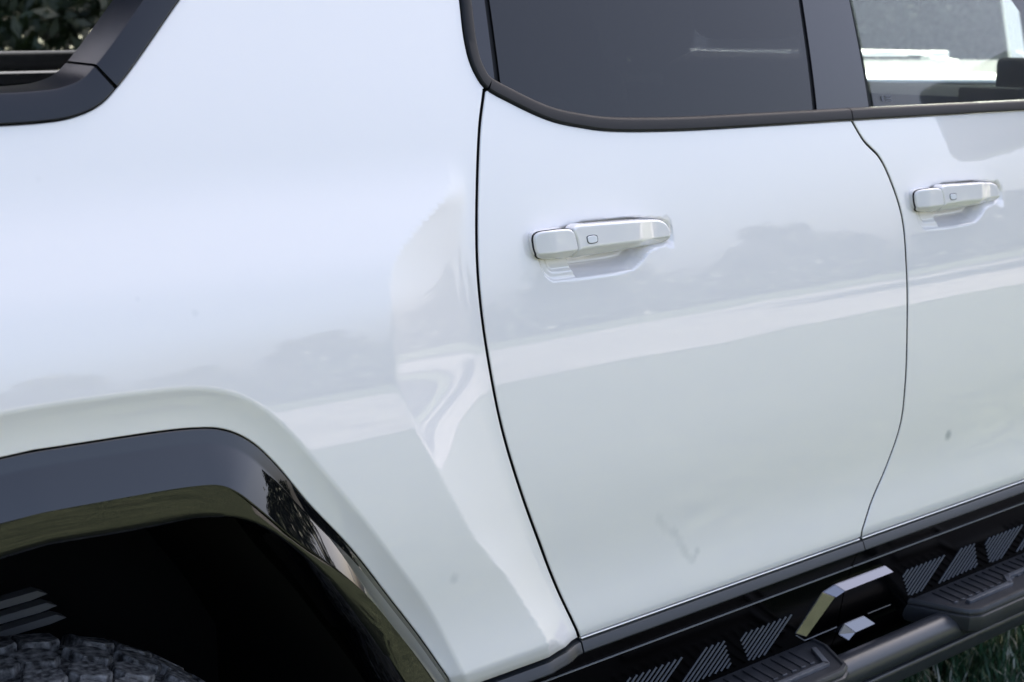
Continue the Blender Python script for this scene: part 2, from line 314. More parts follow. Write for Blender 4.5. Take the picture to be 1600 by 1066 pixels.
class MB:
    """collects simple solids for one mesh"""
    def __init__(s): s.bm = bmesh.new()
    def box(s, c, d, rot=None, bev=0., seg=2):
        r = bmesh.ops.create_cube(s.bm, size=1.0); vs_ = r['verts']
        mt = Matrix.Translation(c) @ (rot.to_4x4() if rot is not None else Matrix.Identity(4)) @ Matrix.Diagonal((*d, 1))
        bmesh.ops.transform(s.bm, matrix=mt, verts=vs_)
        if bev:
            ed = list({e for v in vs_ for e in v.link_edges}); bmesh.ops.bevel(s.bm, geom=ed, offset=bev, segments=seg, affect='EDGES', profile=.5)
        return s
    def prism(s, poly, ax, a, b, bev=0.):
        """polygon given in two axes, extruded along axis ax from a to b"""
        def v3(p, t):
            return {'x': (t, p[0], p[1]), 'y': (p[0], t, p[1]), 'z': (p[0], p[1], t)}[ax]
        lo = [s.bm.verts.new(v3(p, a)) for p in poly]; hi = [s.bm.verts.new(v3(p, b)) for p in poly]
        n = len(poly); fs = [s.bm.faces.new(lo[::-1]), s.bm.faces.new(hi)]
        for i in range(n): fs.append(s.bm.faces.new((lo[i], lo[(i+1)%n], hi[(i+1)%n], hi[i])))
        if bev:
            ed = list({e for f in fs for e in f.edges}); bmesh.ops.bevel(s.bm, geom=ed, offset=bev, segments=2, affect='EDGES', profile=.5)
        return s
    def tube(s, p, q, r0, r1=None, n=16):
        p, q = Vector(p), Vector(q); r1 = r0 if r1 is None else r1
        rot = (q-p).to_track_quat('Z', 'Y').to_matrix().to_4x4()
        mt = Matrix.Translation((p+q)/2) @ rot
        bmesh.ops.create_cone(s.bm, cap_ends=True, segments=n, radius1=r0, radius2=r1, depth=(q-p).length, matrix=mt)
        return s
    def build(s, name, m, parent=None, angle=35):
        bmesh.ops.recalc_face_normals(s.bm, faces=s.bm.faces)
        me = bpy.data.meshes.new(name); s.bm.to_mesh(me); s.bm.free(); finish(me, angle)
        return link(name, me, m, parent)

def line(a, b, step=.02):
    n = max(1, int(math.hypot(b[0]-a[0], b[1]-a[1])/step)); return [(a[0]+(b[0]-a[0])*k/n, a[1]+(b[1]-a[1])*k/n) for k in range(n+1)]
def join(*parts):
    o = []
    for p in parts:
        for q in p:
            if not o or math.hypot(q[0]-o[-1][0], q[1]-o[-1][1]) > 5e-4: o.append(tuple(q))
    if math.hypot(o[0][0]-o[-1][0], o[0][1]-o[-1][1]) < 5e-4: o.pop()
    return o
def ccw(p):
    a = sum(p[i][0]*p[(i+1)%len(p)][1]-p[(i+1)%len(p)][0]*p[i][1] for i in range(len(p)))
    return p if a > 0 else p[::-1]
def offset(poly, d):
    """move a CCW polygon inward by d"""
    q = np.array(poly); n = len(q); o = []
    e = np.roll(q, -1, 0)-q; e /= np.maximum(np.linalg.norm(e, axis=1, keepdims=True), 1e-9); nr = np.stack([-e[:,1], e[:,0]], 1)
    for i in range(n):
        m = nr[i-1]+nr[i]; L = m@m
        m = m*(2/max(L, .5)) if L > 1e-9 else nr[i]
        o.append(q[i]+m*d*(1 if L > .5 else .7))
    return [tuple(map(float, v)) for v in o]
def inside(pts, poly):
    x, z = pts[:,0], pts[:,1]; c = np.zeros(len(pts), bool); q = np.array(poly)
    for (ax, az), (bx, bz) in zip(q, np.roll(q, -1, 0)):
        if az == bz: continue
        c ^= ((az > z) != (bz > z)) & (x < (bx-ax)*(z-az)/(bz-az)+ax)
    return c
def sheet(name, poly, Pf, m, parent=None, step=.012, fine=(), gap=0., rad=.0018, depth=.03, rings=3, rows=None, flange=None):
    """a pressed panel: smooth front y=-Pf(x,z) trimmed to an outline, rolled edge and a return flange"""
    poly = ccw(poly)
    if gap: poly = offset(poly, gap)
    inner = offset(poly, rad) if rad else poly
    B = np.array(inner); x0, z0 = B.min(0); x1, z1 = B.max(0)
    P_ = []
    gx, gz = np.meshgrid(np.arange(x0, x1, step), np.arange(z0, z1, step)); g = np.stack([gx.ravel(), gz.ravel()], 1)
    keep = np.ones(len(g), bool)
    for (a, b, c, d, st) in fine: keep &= ~((g[:,0] > a) & (g[:,0] < b) & (g[:,1] > c) & (g[:,1] < d))
    P_.append(g[keep])
    for (a, b, c, d, st) in fine:
        fx, fz = np.meshgrid(np.arange(a+st/2, b, st), np.arange(c+st/2, d, st)); P_.append(np.stack([fx.ravel(), fz.ravel()], 1))
    g = np.concatenate(P_)
    if rows is not None:                    # rows of points laid along a crease
        c, ds = rows; c = np.array(c); t = np.gradient(c, axis=0); t /= np.linalg.norm(t, axis=1, keepdims=True); nr = np.stack([t[:,1], -t[:,0]], 1)
        g = g[np.abs(polydist(g[:,0], g[:,1], [tuple(v) for v in c])) > max(map(abs, ds))+.003]
        g = np.concatenate([g]+[c+nr*d for d in ds])
    g = g[inside(g, inner)]
    dist = polydist(g[:,0], g[:,1], inner+[inner[0]]); g = g[np.abs(dist) > min(step, .006)*.6]
    allp = [Vector((float(a), float(b))) for a, b in np.concatenate([B, g])]
    nb = len(B)
    vo, _, fo, *_r = delaunay_2d_cdt(allp, [(i, (i+1)%nb) for i in range(nb)], [], 1, 1e-7)
    V = np.array([(v.x, v.y) for v in vo]); x, z = V[:,0], V[:,1]; y = -Pf(x, z)
    e = 8e-4
    px = (Pf(x+e, z)-Pf(x-e, z))/(2*e); pz = (Pf(x, z+e)-Pf(x, z-e))/(2*e)
    N = np.stack([-px, -np.ones_like(px), -pz], 1); N /= np.linalg.norm(N, axis=1, keepdims=True)
    verts = [tuple(v) for v in np.stack([x, y, z], 1)]; nors = [tuple(v) for v in N]; faces = [tuple(f) for f in fo]
    # rolled edge
    bx, bz = B[:,0], B[:,1]; by = -Pf(bx, bz)
    bpx = (Pf(bx+e, bz)-Pf(bx-e, bz))/(2*e); bpz = (Pf(bx, bz+e)-Pf(bx, bz-e))/(2*e)
    Nb = np.stack([-bpx, -np.ones_like(bpx), -bpz], 1); Nb /= np.linalg.norm(Nb, axis=1, keepdims=True)
    O = np.array(poly)-B; Ln = np.linalg.norm(O, axis=1, keepdims=True)
    if rad: od = O/np.maximum(Ln, 1e-9)
    else:
        t = np.roll(B, -1, 0)-np.roll(B, 1, 0); od = np.stack([t[:,1], -t[:,0]], 1); od /= np.linalg.norm(od, axis=1, keepdims=True)
    o3 = np.stack([od[:,0], np.zeros(nb), od[:,1]], 1)
    start = len(verts); K = rings+2
    for k in range(K):
        if k <= rings:
            th = math.pi/2*k/rings
            pos = np.stack([bx, by, bz], 1)+o3*(Ln*math.sin(th) if rad else 0)+np.array([0,1,0])*(rad*(1-math.cos(th)))
            nn = Nb*math.cos(th)+o3*math.sin(th)
        else:
            pos = np.stack([bx, by, bz], 1)+o3*(Ln if rad else 0)+np.array([0,1,0])*depth; nn = o3.copy()
        nn = nn/np.linalg.norm(nn, axis=1, keepdims=True)
        verts += [tuple(v) for v in pos]; nors += [tuple(v) for v in nn]
    for k in range(K-1):
        for i in range(nb):
            j = (i+1)%nb; a, b = start+k*nb, start+(k+1)*nb
            faces.append((a+j, a+i, b+i, b+j))
    me = bpy.data.meshes.new(name); me.from_pydata(verts, [], faces); 
    me.polygons.foreach_set('use_smooth', [True]*len(me.polygons)); me.update()
    me.normals_split_custom_set_from_vertices(nors)
    o = link(name, me, m, parent)
    if flange is not None:  # return walls coloured black to paint in the shade of the shut gaps
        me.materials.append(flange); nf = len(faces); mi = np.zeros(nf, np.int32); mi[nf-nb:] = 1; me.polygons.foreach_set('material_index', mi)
    return o
def sweep(name, curve, prof, m, parent=None, side=1, angle=28, cap=True, dish=False, Pf=None, us=None, follow=False):
    """profile [(u, h)] carried along a curve on the body side; u runs to the right of travel (side=1), h stands off the surface"""
    c = np.array(curve); t = np.gradient(c, axis=0); t /= np.linalg.norm(t, axis=1, keepdims=True)
    nr = np.stack([t[:,1], -t[:,0]], 1)*side
    if us is not None: nr = nr*us[:,None]
    base = P(c[:,0], c[:,1], dish) if Pf is None else Pf(c[:,0], c[:,1])
    V = []; n = len(prof)
    for i in range(len(c)):
        for u, h in prof:
            x_, z_ = c[i,0]+nr[i,0]*u, c[i,1]+nr[i,1]*u
            V.append((x_, -((np.interp(z_, _z, _P)-np.interp(c[i,1], _z, _P) if follow else 0)+base[i]+h), z_))
    F = []
    for i in range(len(c)-1):
        for k in range(n-1): F.append((i*n+k, i*n+k+1, (i+1)*n+k+1, (i+1)*n+k))
    if cap: F += [tuple(range(n)), tuple(reversed(range((len(c)-1)*n, len(c)*n)))]
    return link(name, mesh_from(V, F, angle), m, parent)

# ================================================================== SETTING
g = bpy.data.meshes.new('ground'); S_ = 400
g.from_pydata([(-S_,-S_,GZ),(S_,-S_,GZ),(S_,S_,GZ),(-S_,S_,GZ)], [], [(0,1,2,3)])
tag(link('ground', g, M['lawn']), kind='structure')
pv = []; pn = 260                           # gravel track with uneven grassy edges
for i in range(pn):
    x_ = -150+i*1.6; pv += [(x_, -8.2-.5*math.sin(x_*.21)-random.uniform(0,.7), GZ+.004), (x_, -27-2.2*math.sin(x_*.07+1)-random.uniform(0,2.2), GZ+.004)]
pme = bpy.data.meshes.new('path'); pme.from_pydata(pv, [], [(2*i,2*i+1,2*i+3,2*i+2) for i in range(pn-1)])
tag(link('path', pme, M['path']), kind='structure')

def tree_meshes(h, cr_, ch, nleaf, leaf, seed, clumps):
    rg = np.random.default_rng(seed)
    mb = MB(); base = h-ch
    mb.tube((0,0,-.1),(0.05,0.03,base*1.05), .022*h, .015*h, 10)
    mb.tube((0.05,0.03,base),(0.1,-.05,h*.86), .015*h, .004*h, 8)
    for k in range(7):
        a = rg.uniform(0, 6.28); z0 = rg.uniform(base*.8, h*.7); L = rg.uniform(.5,.85)*cr_
        mb.tube((.05,.02,z0),(math.cos(a)*L, math.sin(a)*L, z0+rg.uniform(.15,.5)*L), .007*h, .002*h, 6)
    bmesh.ops.recalc_face_normals(mb.bm, faces=mb.bm.faces); tm = bpy.data.meshes.new('trunk'); mb.bm.to_mesh(tm); mb.bm.free(); finish(tm)
    tm.materials.append(M['bark'])
    # leaf clumps through the crown volume
    cc = []
    while len(cc) < clumps:
        v = rg.normal(size=3); v /= np.linalg.norm(v); r = rg.uniform(.35, 1.0)**.6
        zz = v[2]*r; wdt = cr_*(1-.35*max(zz,0))
        cc.append((v[0]*r*wdt, v[1]*r*wdt, base+ch*.5+zz*ch*.5))
    cc = np.array(cc); which = rg.integers(0, clumps, nleaf); sz = rg.uniform(.13,.30, clumps)*cr_
    p = cc[which]+rg.normal(size=(nleaf,3))*sz[which][:,None]*np.array([1,1,.7])*.62
    a = rg.normal(size=(nleaf,3)); a /= np.linalg.norm(a, axis=1, keepdims=True)
    b = np.cross(a, rg.normal(size=(nleaf,3))); b /= np.linalg.norm(b, axis=1, keepdims=True)
    s = leaf*rg.uniform(.6,1.3,(nleaf,1))
    V = np.stack([p-a*s, p+b*s*.45, p+a*s, p-b*s*.45], 1).reshape(-1,3)
    me = bpy.data.meshes.new('crown'); me.from_pydata(V.tolist(), [], [(4*i,4*i+1,4*i+2,4*i+3) for i in range(nleaf)])
    return tm, me
def plant(meshes, leafmat, loc, rz, sc, label, group, name='tree'):
    o = empty(name, loc, rz); o.scale = (sc,sc,sc); tag(o, label, 'tree', group)
    t = bpy.data.objects.new('trunk', meshes[0]); COL.objects.link(t); t.parent = o
    c = bpy.data.objects.new('crown', meshes[1]); COL.objects.link(c); c.parent = o
    if not meshes[1].materials: meshes[1].materials.append(leafmat)
    return o
# dark wood edge seen over the bed rail and through the cabin
near = [tree_meshes(11, 3.6, 9.8, 9000, .20, 11, 70), tree_meshes(9, 3.2, 8.4, 8000, .18, 12, 60)]
k = 0
for x in range(-6, 52, 4):
    for row in range(2):
        plant(near[k%2], M['leaf_dark'], (x+random.uniform(-1,1)+row*2, 17+row*4+random.uniform(-1,1)+abs(x-6)*.12, GZ), random.uniform(0,6.28), random.uniform(.85,1.15),
              'dense dark green tree in the shaded row beyond the truck bed', 'trees beyond the truck'); k += 1
def undergrowth(n, x0, x1, ya, yb_, h, leaf):
    x = RNG.uniform(x0, x1, n); hh_ = h*(.65+.35*np.sin(x*.9)*np.sin(x*.37+1)); y = RNG.uniform(ya, yb_, n)+(np.abs(x-6)*.12 if ya > 0 else np.maximum(x-60, 0)*.25)
    p = np.stack([x, y, GZ+RNG.uniform(0, 1, n)**.8*hh_], 1)
    a = RNG.normal(size=(n,3)); a /= np.linalg.norm(a, axis=1, keepdims=True); b = np.cross(a, RNG.normal(size=(n,3))); b /= np.linalg.norm(b, axis=1, keepdims=True)
    s_ = leaf*RNG.uniform(.6,1.3,(n,1)); V = np.stack([p-a*s_, p+b*s_*.45, p+a*s_, p-b*s_*.45], 1).reshape(-1,3)
    me = bpy.data.meshes.new('undergrowth'); me.from_pydata(V.tolist(), [], [(4*i,4*i+1,4*i+2,4*i+3) for i in range(n)]); return me
hedge = undergrowth(60000, -90, 210, -60, -55, 5.0, .45); tag(link('hedge', hedge, M['leaf_dark']), 'long dark green hedge along the far side of the lawn', 'hedge', kind='stuff')
tag(link('undergrowth', undergrowth(90000, -12, 60, 12.5, 16.5, 3.2, .11), M['leaf_dark']), 'dense dark leafy undergrowth along the foot of the trees', 'undergrowth', kind='stuff')
# tree line across the lawn, mirrored in the paint and the black trim
far = [tree_meshes(11, 5.0, 9.2, 12000, .42, 21, 55), tree_meshes(13, 4.2, 11.0, 12000, .42, 22, 60)]
for i, x in enumerate(range(-64, 190, 7)):
    plant(far[i%2], M['leaf_dark'], (x+random.uniform(-2,2), -58-random.uniform(0,10)+max(0,x-60)*.25, GZ), random.uniform(0,6.28), random.uniform(.62,.98),
          'green leafy tree in the line across the lawn, seen only as a reflection', 'trees across the lawn')

for i, (x, y, sc) in enumerate(((30,-8.5,.62),(34,-13.5,.75),(40,-10.5,.8),(28,-12,.55),(46,-19,.9))):
    plant(far[i%2], M['leaf_dark'], (x, y, GZ), i*1.7, sc, 'tall dark tree standing ahead of the truck, seen only as a reflection', 'trees ahead of the truck')
for i, (x, y, sc) in enumerate(((-15,-9,.8),(-16,-3,.95),(-15,3,.9),(-17,9,1.0),(-14,15,.9))):
    plant(far[i%2], M['leaf_dark'], (x, y, GZ), i*2.3, sc, 'dark leafy tree standing behind the truck, seen only as a reflection', 'trees behind the truck')
# ================================================================== THE TRUCK
truck = empty('pickup_truck', (0,0,0)); tag(truck, 'white pickup truck with black wheel arch trim and black side step', 'truck')
XM = -.74                                                           # wheel centre
C2 = crom(G_C2, .008); C2 = C2+[(C2[-1][0]+(C2[-1][0]-C2[-6][0])*.9, .640)] if C2[-1][1] > .645 else C2
ARCH = [(2*XM-x, z) for x, z in C2[::-1]][:-1]+C2                   # whole arch, rear to front
SEAM = crom(G_SEAM, .008); FSEAM = crom(G_FSEAM, .008); WIN = crom(G_WIN, .006)
SILL = .648
XEND = 1.78; XR = -1.80; ZT = 1.84
sail_pts = [(XR,1.436),(-1.2,1.442),(-.85,1.4435)]+G_SAIL[1:]
dx, dz = G_SAIL[-1][0]-G_SAIL[-2][0], G_SAIL[-1][1]-G_SAIL[-2][1]
sail_pts += [(G_SAIL[-1][0]+dx*t, G_SAIL[-1][1]+dz*t) for t in (1., 2.2)]
SAILC = crom(sail_pts, .008)
i_seam = min(range(len(WIN)), key=lambda i: math.hypot(WIN[i][0]-SEAM[0][0], WIN[i][1]-SEAM[0][1]))
i_f = min(range(len(WIN)), key=lambda i: math.hypot(WIN[i][0]-FSEAM[0][0], WIN[i][1]-FSEAM[0][1]))
wtop = WIN[0]; WUP = line((wtop[0]+.012, ZT), wtop)
sx_top = SAILC[-1]
# rear quarter panel
arch_f = [p for p in ARCH if p[1] > SILL-.012]
quarter = join(line((XR, .80), (arch_f[0][0]-.02, .70)), arch_f, line((arch_f[-1][0], SILL), SEAM[-1]), SEAM[::-1], WIN[:i_seam+1][::-1], WUP[::-1],
               line(WUP[0], (sx_top[0], ZT)), SAILC[::-1], line(SAILC[0], (XR,.80)))
# remove points below the sill at the arch foot
Pq = lambda x, z: P(x, z, False)
fineq = [(-.30,.10,SILL-.02,1.42,.0065), (-.80,-.30,.95,1.17,.0065)]
# bottom roll-under of the quarter
def Pquarter(x, z):
    p = P(x, z, False); zz = np.asarray(z, float); xx = np.asarray(x, float)
    d = .677-.030*sstep((xx-.0)/.060)-zz
    d = np.where(d < -.003, 0, np.where(d < .003, (d+.003)**2/.012, d)); return p-.42*d
C1L = crom(D_C1M[2:-2], .006)
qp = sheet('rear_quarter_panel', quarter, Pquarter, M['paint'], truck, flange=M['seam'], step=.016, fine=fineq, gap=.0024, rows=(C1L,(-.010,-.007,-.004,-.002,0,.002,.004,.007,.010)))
# doors
rear_poly = join(SEAM, line((SEAM[-1][0], SILL), (FSEAM[-1][0], SILL+.001)), FSEAM[::-1], WIN[i_seam:i_f+1][::-1])
Pd = lambda x, z: P(x, z, True)
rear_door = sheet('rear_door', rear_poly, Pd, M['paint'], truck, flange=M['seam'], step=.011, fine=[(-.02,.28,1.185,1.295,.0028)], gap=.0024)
front_poly = join(FSEAM, line((FSEAM[-1][0], SILL+.001), (XEND, SILL+.001)), line((XEND, SILL), (XEND, 1.382)), WIN[i_f:][::-1] if WIN[-1][0] < XEND else [])
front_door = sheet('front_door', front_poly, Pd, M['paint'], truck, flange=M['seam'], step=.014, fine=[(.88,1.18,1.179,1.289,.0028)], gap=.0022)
# dark shut lines and shell behind the panels
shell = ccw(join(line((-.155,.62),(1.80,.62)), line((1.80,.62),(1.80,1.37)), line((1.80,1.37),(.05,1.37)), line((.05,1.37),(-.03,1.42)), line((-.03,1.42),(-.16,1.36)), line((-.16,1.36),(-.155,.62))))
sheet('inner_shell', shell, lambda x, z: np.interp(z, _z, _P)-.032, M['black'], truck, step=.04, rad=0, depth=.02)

# front fender, bonnet, roof, far side (outside the frame, they shade the lawn and close the body)
ff = join(line((XEND+.006,SILL),(XEND+.30,SILL)), [(2.74+.56*math.cos(a), .62+.47*math.sin(a)) for a in np.linspace(math.pi, 0, 24)], line((3.32,.62),(3.48,.72)), line((3.48,.72),(3.44,1.26)), line((3.44,1.26),(XEND+.006,1.36)))
sheet('front_fender', ff, lambda x, z: np.interp(z, _z, _P)+.02*np.clip((x-XEND)/.3,0,1), M['white'], truck, step=.05)
mb = MB(); mb.prism([(2.16,1.28),(3.46,1.22),(3.46,1.18),(2.16,1.24)], 'y', .06, 2.02, .01); mb.build('bonnet', M['white'], truck)
mb = MB(); mb.prism([(2.12,1.31),(2.13,1.315),(1.36,1.875),(1.35,1.87)], 'y', .22, 1.86); mb.build('windscreen', M['pane'], truck)
mb = MB(); mb.prism([(-.36,1.865),(-.1,1.92),(1.2,1.93),(1.55,1.88),(1.2,1.875),(-.1,1.865)], 'y', .22, 1.86, .004); mb.build('roof', M['white'], truck)
mb = MB(); mb.prism([(-.36,ZT-.005),(1.60,ZT-.005),(1.60,1.875),(-.30,1.875)], 'y', .17, .235, .008); mb.build('roof_rail', M['trim'], truck)
def far_panel(name, poly, m, y0=2.0, y1=2.06): 
    b = MB(); b.prism(poly, 'y', y0, y1); return b.build(name, m, truck)
far_panel('far_body_side', [(-1.80,.75),(-1.30,.7),(-1.2,1.05),(-.3,1.05),(-.2,.65),(2.1,.65),(2.2,1.1),(3.2,1.1),(3.4,.7),(3.45,1.27),(1.8,1.33),(-1.80,1.33)], M['white'], 2.02, 2.08)
for a, b in (((.70,1.33),(.74,1.86)), ((.80,1.33),(.84,1.86)), ((-.05,1.33),(-.12,1.86)), ((1.80,1.34),(1.25,1.88))):
    q = MB(); q.prism([(a[0],a[1]),(a[0]+.09,a[1]),(b[0]+.08,b[1]),(b[0],b[1])], 'y', 1.86, 1.99); q.build('far_pillar', M['black'], truck)
q = MB(); q.prism([(-.2,1.86),(1.5,1.86),(1.4,1.92),(-.1,1.92)], 'y', 1.84, 1.90); q.build('far_roof_rail', M['dash'], truck)
q = MB(); q.box((1.05,1.0,.62),(1.9,1.9,.08)); q.build('cabin_floor', M['dash'], truck)
q = MB(); q.box((.85,1.995,1.08),(2.1,.03,.545)); q.box((.26,1.99,1.25),(.95,.03,.36)); q.build('far_door_trim', M['dash'], truck)
q = MB(); q.box((2.2,1.03,.78),(1.0,1.6,.5)); q.build('engine_bay', M['black'], truck)
# cab back wall and rear window, bed
q = MB(); q.box((.40,1.05,1.16),(.03,1.7,.46)); q.build('cab_back_panel', M['dash'], truck)
q = MB(); q.prism([(.395,1.385),(.405,1.385),(.22,1.86),(.21,1.86)], 'y', .24, 1.84); q.build('cab_rear_window', M['privacy'], truck)
q = MB(); q.box((-.50,1.03,1.84),(.30,1.62,.035), bev=.01); q.build('rail_shade_bar', M['trim'], truck)  # unseen bar added to keep the sun off bed rail and sail trim
q = MB(); q.box((-.85,1.04,.92),(1.9,1.6,.04)); q.build('bed_floor', M['black'], truck)
q = MB(); q.box((-1.79,1.04,1.13),(.06,1.9,.62), bev=.01); q.build('tailgate', M['white'], truck)
q = MB(); q.box((-.82,.16,1.22),(1.9,.03,.42)); q.build('bed_inner_wall', M['black'], truck)
q = MB(); q.tube((-1.75,1.75,1.462),(.9,1.72,1.466),.021); q.build('bed_rail_tube', M['rail'], truck)
q = MB(); q.box((-.3,1.80,1.425),(2.9,.10,.026), bev=.006); q.build('bed_rail_cap', M['rail'], truck)
q = MB(); q.box((-.3,1.77,1.395),(2.9,.05,.030), bev=.004); q.build('bed_rail_ledge', M['trim'], truck)
q = MB(); q.box((-.82,1.83,1.15),(1.9,.05,.46)); q.build('bed_far_wall', M['black'], truck)

# ------------------------------------------------------------------ sail trim (two pieces with a split)
SW = .0335
sail_prof = [(0,-.008),(0,.003),(.0015,.0045),(SW-.003,.0065),(SW-.0008,.0055),(SW+.0004,.0025),(SW+.003,-.062),(SW+.001,-.066),(SW-.012,-.066)]
isp = min(range(len(SAILC)), key=lambda i: abs(SAILC[i][0]-G_SAIL[4][0])+abs(SAILC[i][1]-G_SAIL[4][1]))
def cut(curve, a, b):
    """drop arc length a from the start and b from the end"""
    c = np.array(curve); L = np.concatenate([[0], np.cumsum(np.linalg.norm(np.diff(c, axis=0), axis=1))]); n = max(2, int(L[-1]/.008))
    t = np.linspace(a, L[-1]-b, n); return [(float(np.interp(v, L, c[:,0])), float(np.interp(v, L, c[:,1]))) for v in t]
def skewed(name, curve, end, d):
    o = sweep(name, curve, sail_prof, M['sail'], truck, side=-1, follow=True); return o
skewed('bed_rail_trim', cut(SAILC[:isp+1], 0, .0025), 1, 0)
skewed('sail_pillar_trim', cut(SAILC[isp:], .0025, 0), 0, 0)
sweep('trim_gap_seal', SAILC[max(0,isp-3):isp+4], [(.004,-.010),(.004,.0005),(SW-.004,.001),(SW-.002,-.060),(SW-.012,-.060)], M['black'], truck, side=-1, follow=True)

# ------------------------------------------------------------------ window surround and glass
mw = .0185
mold_prof = [(-.0012,-.008),(-.0012,.0015),(0,.0032),(.002,.0042),(mw-.004,.0036),(mw-.0015,.0022),(mw,-.0004),(mw+.0006,-.010)]
win_a = cut(join(WUP, WIN[:i_seam+1]), 0, .0018); win_b = cut(WIN[i_seam:i_f+1], .0018, .0013); win_c = cut(WIN[i_f:]+[(XEND,1.380)], .0013, 0)
for nm, c in (('window_molding', win_a), ('window_molding', win_b), ('window_molding', win_c)):
    sweep(nm, c, mold_prof, M['trim'], truck, side=-1, follow=True)
Pg = lambda x, z: P(x, z, False)-.0085
# inner line of the moulding, a little under it
WI = crom([(p[0], p[1]) for p in G_WINI], .01)
WIu = [(x+.002, z-.006) for x, z in WI]
def zb(x): 
    xs = [p[0] for p in WIu]; return float(np.interp(x, xs, [p[1] for p in WIu]))
def xs_at(S, z):   # strips S = [top-left, bottom-left, top-right, bottom-right]
    (a, b, c, d) = S
    f = lambda p, q: p[0]+(q[0]-p[0])*(z-p[1])/(q[1]-p[1]); return f(a,b), f(c,d)
def pane(name, xl, xr, m, left=None, recess=0.):
    """pane between two side lines, foot along the moulding; xl/xr are functions of z"""
    zl = zr = 1.42
    for _ in range(20): zl = zb(xl(zl)); zr = zb(xr(zr))
    a, b = xl(zl), xr(zr)
    foot = [(x, zb(x)) for x in np.linspace(a, b, max(3, int(abs(b-a)/.01)))]
    poly = join(foot, line((b,zr),(xr(ZT),ZT)), line((xr(ZT),ZT),(xl(ZT),ZT)), line((xl(ZT),ZT),(a,zl)))
    return sheet(name, poly, (lambda x, z: Pg(x, z)-recess), m, truck, step=.02, rad=0, depth=.004)
f1l = lambda z: xs_at(G_S1, z)[0]; f1r = lambda z: xs_at(G_S1, z)[1]
f2l = lambda z: xs_at(G_S2, z)[0]; f2r = lambda z: xs_at(G_S2, z)[1]
f3l = lambda z: xs_at(G_S3, z)[0]; f3r = lambda z: xs_at(G_S3, z)[1]
wl = lambda z: float(np.interp(z, [1.455,1.47,1.49,1.53,1.58,ZT], [-.026,-.032,-.036,-.038,-.033,-.020]))
pane('quarter_pillar_panel', wl, f1l, M['panel'])
pane('glass_seal', f1l, f1r, M['seam'], recess=.004)
rear_glass = pane('rear_door_glass', f1r, f2l, M['privacy'])
pane('glass_seal', f2l, f2r, M['seam'], recess=.004)
pane('center_pillar_panel', f2r, f3l, M['panel'])
pane('glass_seal', f3l, f3r, M['seam'], recess=.004)
XW = lambda z: 1.62-(z-1.40)*.95
front_glass = pane('front_door_glass', f3r, XW, M['clear'])
tri = join(line((1.62,1.395),(XEND,1.395)), line((XEND,1.395),(1.20,ZT)), line((1.20,ZT),(1.62,1.395)))
sheet('windscreen_pillar', tri, Pg, M['trim'], truck, step=.04, rad=0, depth=.05)
# small printed glazing mark low on the front glass
gm = MB()
for (u, v, ww, hh_) in ((0,0,.006,.009), (.012,.003,.016,.0018), (.012,-.001,.014,.0018), (.012,-.005,.018,.0018), (.0,-.022,.006,.003), (.012,-.022,.012,.002)):
    x_, z_ = .872+u+ww/2, 1.418+v; gm.box((x_, -(float(Pg(x_, z_)[0]))-.0012, z_), (ww, .0006, hh_), Matrix.Rotation(R(-15), 3, 'X'))
gm.build('glazing_mark', M['decal'], front_glass)

# cabin: seats, dash, far windows
def seat(name, x, y):
    s = empty(name, (x, y, .70), 0, truck)
    b = MB(); b.box((0,0,.12),(.5,.5,.16), bev=.05, seg=3); b.build('seat_cushion', M['seat'], s)
    b = MB(); b.box((-.27,0,.48),(.14,.48,.62), Matrix.Rotation(R(-14),3,'Y'), bev=.05, seg=3); b.build('seat_back', M['seat'], s)
    b = MB(); b.box((-.38,0,.90),(.10,.26,.17), Matrix.Rotation(R(-8),3,'Y'), bev=.04, seg=3); b.build('headrest', M['seat'], s)
seat('rear_seat', .78, .55); seat('rear_seat', .78, 1.5); seat('front_seat', 1.45, .55); seat('front_seat', 1.45, 1.5)
q = MB(); q.box((1.97,1.05,1.255),(.36,1.6,.268), bev=.05); q.build('dashboard', M['dash'], truck)
q = MB(); q.box((1.76,.40,1.365),(.04,.16,.075), bev=.01); q.build('dash_screen', M['dash'], truck)
q = MB(); q.box((1.83,.35,1.40),(.04,.16,.135), bev=.015, seg=3); q.build('instrument_display', M['dash'], truck)
q = MB(); q.box((1.66,2.28,1.45),(.12,.24,.23), Matrix.Rotation(R(10),3,'Z'), bev=.03, seg=3); q.build('side_mirror', M['gloss'], truck)
q = MB(); q.box((1.70,-.22,1.50),(.13,.27,.24), Matrix.Rotation(R(-10),3,'Z'), bev=.035, seg=3); q.build('side_mirror', M['gloss'], truck)

